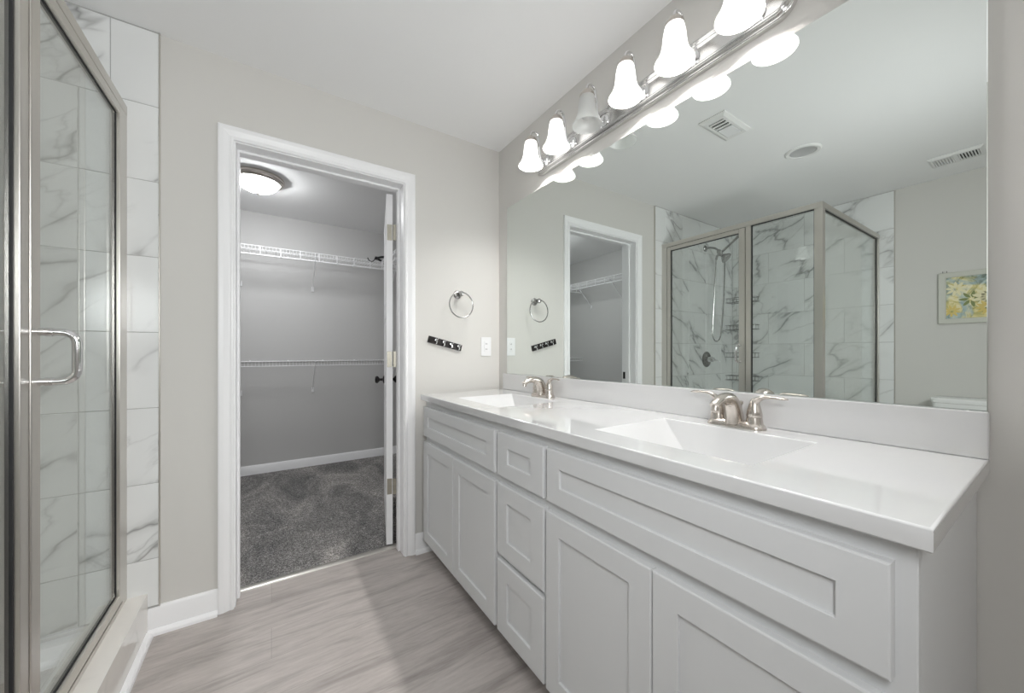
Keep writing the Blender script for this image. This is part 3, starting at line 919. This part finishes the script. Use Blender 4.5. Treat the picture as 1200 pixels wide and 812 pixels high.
b.box((vx0 + .03, .425, H - .013), (vx1 - .03, .445, H - .003))
part(b, 'louvers', M['grille'], vt, smooth=False)

# ------------------------------------------------------------------ picture and toilet on the left wall, seen in the mirror
pc = thing('framed_picture', 'framed floral picture in yellow, cream and pale blue on the wall above the toilet', 'picture', (XL, .33, 1.536))
py0, py1, pz0, pz1 = .095, .565, 1.349, 1.724
def PR(i, d):
    return [(XL + d, py0 + i, pz0 + i), (XL + d, py1 - i, pz0 + i), (XL + d, py1 - i, pz1 - i), (XL + d, py0 + i, pz1 - i)]
part(MB().rings([PR(0, 0), PR(0, .022), PR(.003, .025), PR(.034, .022), PR(.038, .014), PR(.038, .010)]), 'frame', M['picframe'], pc, smooth=False)
cv = part(MB().box((XL + .008, py0 + .037, pz0 + .037), (XL + .013, py1 - .037, pz1 - .037)), 'canvas', M['canvas'], pc, 'floral painting', smooth=False)
def flower(yc, zc, r, n, ph, m, x):
    b = MB()
    for k in range(n):
        a = ph + 2 * PI * k / n
        u, v = Vector((0, math.cos(a), math.sin(a))), Vector((0, -math.sin(a), math.cos(a)))
        c = Vector((x, yc, zc))
        pts = [c + u * r * t + v * r * .16 * math.sin(PI * min(1, t * .95)) * s for s, ts in ((1, (.15, .4, .7, .9, 1)), (-1, (.9, .7, .4))) for t in ts]
        b.rings([pts, [p + Vector((.0006, 0, 0)) for p in pts]])
    return part(b, 'painted_flower', m, cv, 'painted flower', smooth=False)
flower(.325, 1.530, .085, 13, .2, M['petal'], XL + .0132)
flower(.340, 1.455, .055, 11, .5, M['petal_y'], XL + .0134)
flower(.480, 1.600, .055, 9, .1, M['petal'], XL + .0132)
flower(.190, 1.600, .065, 10, .3, M['petal'], XL + .0132)
flower(.500, 1.440, .045, 9, .6, M['petal_y'], XL + .0132)
flower(.410, 1.520, .060, 7, .0, M['leaf'], XL + .0131)
b = MB()
for y in (.545, .525):
    b.tube([(XL + .002, y, 1.720), (XL + .004, y, 1.736), (XL + .010, y, 1.738)], .0015, 6)
part(b, 'hanger', M['dark_metal'], pc, 'small dark hanging hooks')

to = thing('toilet', 'white toilet whose tank lid shows in the mirror below the picture', 'toilet', (-1.4, .345, 0))
TY = .345
b = MB()
rs = []
for z, x0, x1, hw in ((.40, XL + .03, -1.535, .205), (.42, XL + .02, -1.525, .215), (.60, XL + .015, -1.520, .222), (.778, XL + .012, -1.515, .228)):
    rs.append([(x, TY + y, z) for x, y in rrect(x0, x1, -hw, hw, .035, 6)])
part(b.rings(rs), 'tank', M['porcelain'], to)
b = MB(); rs = []
for z, o, r in ((.777, -.004, .04), (.780, .006, .045), (.802, .010, .05), (.812, .006, .05), (.816, -.006, .045)):
    rs.append([(x, TY + y, z) for x, y in rrect(XL + .012 - o * .5, -1.515 + o, -.228 - o, .228 + o, r, 6)])
part(b.rings(rs), 'tank_lid', M['porcelain'], to)
b = MB(); rs = []
def bowl(cx, a, bb, z, n=36):
    return [(cx + a * math.cos(2 * PI * i / n) * (1.0 if math.cos(2 * PI * i / n) > 0 else .8), TY + bb * math.sin(2 * PI * i / n), z) for i in range(n)]
for z, cx, a, bb in ((0, -1.30, .20, .115), (.05, -1.30, .19, .105), (.15, -1.29, .18, .10), (.25, -1.27, .22, .13), (.34, -1.25, .26, .165), (.395, -1.25, .285, .182)):
    rs.append(bowl(cx, a, bb, z))
b.rings(rs)
b.box((XL + .03, TY - .12, .25), (-1.42, TY + .12, .40), .02)
part(b, 'bowl', M['porcelain'], to)
part(MB().rings([bowl(-1.25, .285, .185, .396), bowl(-1.25, .29, .19, .402), bowl(-1.25, .29, .19, .432), bowl(-1.25, .275, .178, .440)]), 'seat_lid', M['white_plastic'], to)
part(MB().tube([(-1.518, TY + .16, .70), (-1.50, TY + .16, .70), (-1.495, TY + .10, .695)], .006, 8), 'flush_lever', M['chrome'], to)

# ------------------------------------------------------------------ closet door
PV = Vector((.597, 2.199, 0))
an = math.radians(13)
u, v = Vector((math.sin(an), math.cos(an), 0)), Vector((-math.cos(an), math.sin(an), 0))
DM = Matrix(((u.x, v.x, 0, PV.x), (u.y, v.y, 0, PV.y), (0, 0, 1, 0), (0, 0, 0, 1)))   # local x along the door, y through it towards the closet's left
b = MB()
W, T, D0, D1 = .742, .035, .012, 2.066
core = .006
b.box((0, core, D0), (W, T - core, D1))
pan_rects = [(.11, .345, 1.45, 1.93), (.397, .632, 1.45, 1.93), (.11, .345, .93, 1.36), (.397, .632, .93, 1.36), (.11, .345, .22, .82), (.397, .632, .22, .82)]
def leaf(f0, f1, y_f, y_b):
    xs_ = sorted({f0, f1, .11, .345, .397, .632}); zs_ = sorted({D0, D1, .22, .82, .93, 1.36, 1.45, 1.93})
    for i in range(len(xs_) - 1):
        for j in range(len(zs_) - 1):
            cx, cz = (xs_[i] + xs_[i + 1]) / 2, (zs_[j] + zs_[j + 1]) / 2
            if any(p[0] < cx < p[1] and p[2] < cz < p[3] for p in pan_rects):
                continue
            b.box((xs_[i], min(y_f, y_b), zs_[j]), (xs_[i + 1], max(y_f, y_b), zs_[j + 1]))
    for p in pan_rects:
        m_ = .03
        b.box((p[0] + m_, min(y_f, y_b) + (.001 if y_f < y_b else 0), p[2] + m_), (p[1] - m_, max(y_f, y_b) - (0 if y_f < y_b else .001), p[3] - m_))
leaf(0, W, 0, core); leaf(0, W, T, T - core)
d1 = struct(b.build('door_1', M['trim'], smooth=False, mtx=DM), 'white panelled closet door standing open, seen edge-on', 'door')
for s, y in ((1, T), (-1, 0)):
    b = MB().lathe([(.030, 0), (.030, .004), (.024, .008), (.010, .012), (.009, .030), (.016, .036), (.026, .044), (.028, .054), (.022, .064), (0, .067)], (W - .06, y, .932), (0, s, 0), 28)
    part(b, 'door_knob', M['dark_metal'], d1, 'dark round knob', mtx=DM)
for z in (1.842, 1.098, .352):
    b = MB().box((-.0018, .004, z - .046), (.001, T - .004, z + .046), .0006, 1)
    b.tube([(-.004, -.006, z - .046), (-.004, -.006, z + .046)], .0062, 12)
    b.box((-.010, -.020, z - .046), (-.007, -.006, z + .046))
    for dz in (-.03, 0, .03):
        b.lathe([(.0035, 0), (.003, .0012), (0, .0012)], (-.0018, .015 + (.007 if dz else 0), z + dz), (-1, 0, 0), 10)
    part(b, 'hinge', M['hinge'], d1, 'satin metal hinge', mtx=DM)

# ------------------------------------------------------------------ closet lamp
LXC, LYC = -.085, 3.33
cl = thing('closet_ceiling_light', 'lit dome flush light with metal rim on the closet ceiling', 'ceiling light', (LXC, LYC, H))
part(MB().lathe([(.165, 0), (.170, -.006), (.171, -.022), (.164, -.034), (.153, -.040), (.143, -.043), (.136, -.038), (.136, -.02)], (LXC, LYC, H), (0, 0, 1), 48, False), 'rim', M['nickel'], cl)
part(MB().lathe([(.138, -.030), (.134, -.046), (.122, -.064), (.102, -.082), (.075, -.096), (.04, -.104), (0, -.106)], (LXC, LYC, H), (0, 0, 1), 48, False), 'glass_dome', M['dome'], cl, 'glowing white glass dome')
part(MB().lathe([(.012, -.100), (.013, -.108), (.008, -.114), (.010, -.120), (.006, -.128), (0, -.130)], (LXC, LYC, H), (0, 0, 1), 20), 'finial', M['nickel'], cl)

# ------------------------------------------------------------------ closet wire shelves
def wire_shelf(label, p0, along, out, length, z, lip, braces, rod, name='wire_shelf'):
    a, o = Vector(along), Vector(out)
    p0 = Vector((p0[0], p0[1], 0))
    sh_ = thing(name, label, 'wire shelf', (p0.x, p0.y, z), 'white wire closet shelves')
    D = .305
    def P(s, d, zz):
        q = p0 + a * s + o * d
        return (q.x, q.y, zz)
    b = MB()
    n = int(length / .0254)
    for k in range(n + 1):
        s = .006 + k * (length - .012) / n
        b.tube([P(s, .006, z), P(s, D, z), P(s, D + .002, z - lip)], .0016, 4)
    for d, zz, r in ((.008, z - .003, .0028), (.15, z - .0035, .0028), (D, z + .001, .0032), (D + .003, z - lip, .0030)):
        b.tube([P(0, d, zz), P(length, d, zz)], r, 6)
    part(b, 'deck', M['wire'], sh_)
    if rod:
        b = MB()
        b.tube([P(0, D - .012, z - rod), P(length, D - .012, z - rod)], .0060, 8)
        k = .12
        while k < length:
            b.tube([P(k, D + .002, z), P(k, D + .004, z - rod - .004), P(k, D - .012, z - rod - .008)], .0036, 6)
            k += .152
        part(b, 'hang_rod', M['wire'], sh_)
    for s in braces:
        b = MB()
        b.tube([P(s, D - .004, z - .004), P(s, .010, z - .285)], .0046, 8)
        b.box(tuple(min(x, y) for x, y in zip(P(s - .011, .0005, z - .315), P(s + .011, .012, z - .268))), tuple(max(x, y) for x, y in zip(P(s - .011, .0005, z - .315), P(s + .011, .012, z - .268))), .002, 1)
        part(b, 'brace', M['wire'], sh_)
    k = .2
    while k < length - .1:
        lo, hi = P(k - .008, .0005, z - .012), P(k + .008, .012, z + .006)
        b = MB().box(tuple(min(x, y) for x, y in zip(lo, hi)), tuple(max(x, y) for x, y in zip(lo, hi)), .002, 1)
        k += .3
        part(b, 'wall_clip', M['wire'], sh_)
    return sh_
wire_shelf('upper white wire shelf with hang rod across the closet far wall', (CX0 + .004, YC), (1, 0, 0), (0, -1, 0), CX1 - CX0 - .008, 2.058, .030, (.40, 1.03, 1.612, 2.36), .072)
wire_shelf('lower white wire shelf across the closet far wall', (CX0 + .004, YC), (1, 0, 0), (0, -1, 0), CX1 - CX0 - .008, 1.055, .040, (.40, 1.03, 1.612, 2.36), 0)
wire_shelf('white wire shelf on the left closet wall, seen only in the mirror', (CX0, YW + .10), (0, 1, 0), (1, 0, 0), 1.56, 2.058, .030, (.25, .82, 1.40), .072)
wire_shelf('white wire shelf on the right closet wall behind the open door', (CX1, YW + .75), (0, 1, 0), (-1, 0, 0), .91, 2.058, .030, (.2, .7), .072)

# black clothes hanger lying on the right end of the upper shelf
hg = thing('clothes_hanger', 'black plastic hanger lying on the upper closet shelf beside the door', 'hanger', (.888, 3.862, 2.06))
hb = Vector((.888, 3.862, 2.087))
b = MB()
for s_ in (-1, 1):
    b.tube([hb, hb + Vector((.045, .01, s_ * .018)), hb + Vector((.17, .05, .004 + s_ * .050))], [(.009, .010), (.010, .012), (.009, .010)], 10)
b.tube([hb + Vector((.17, .05, -.046)), hb + Vector((.17, .05, .054))], .006, 8)
b.lathe([(.012, 0), (.016, .004), (.016, .022), (.010, .028)], hb - Vector((.014, 0, 0)), (1, 0, 0), 14)
part(b, 'hanger_body', M['black_plastic'], hg)
hc = hb + Vector((-.050, 0, -.004))
part(MB().tube([hb, hb + Vector((-.014, 0, 0))] + arc(hc, .034, 0, -PI * .98, 12, (1, 0, 0), (0, -.05, .99)), .0042, 8), 'hook', M['dark_metal'], hg, 'dark wire hook')
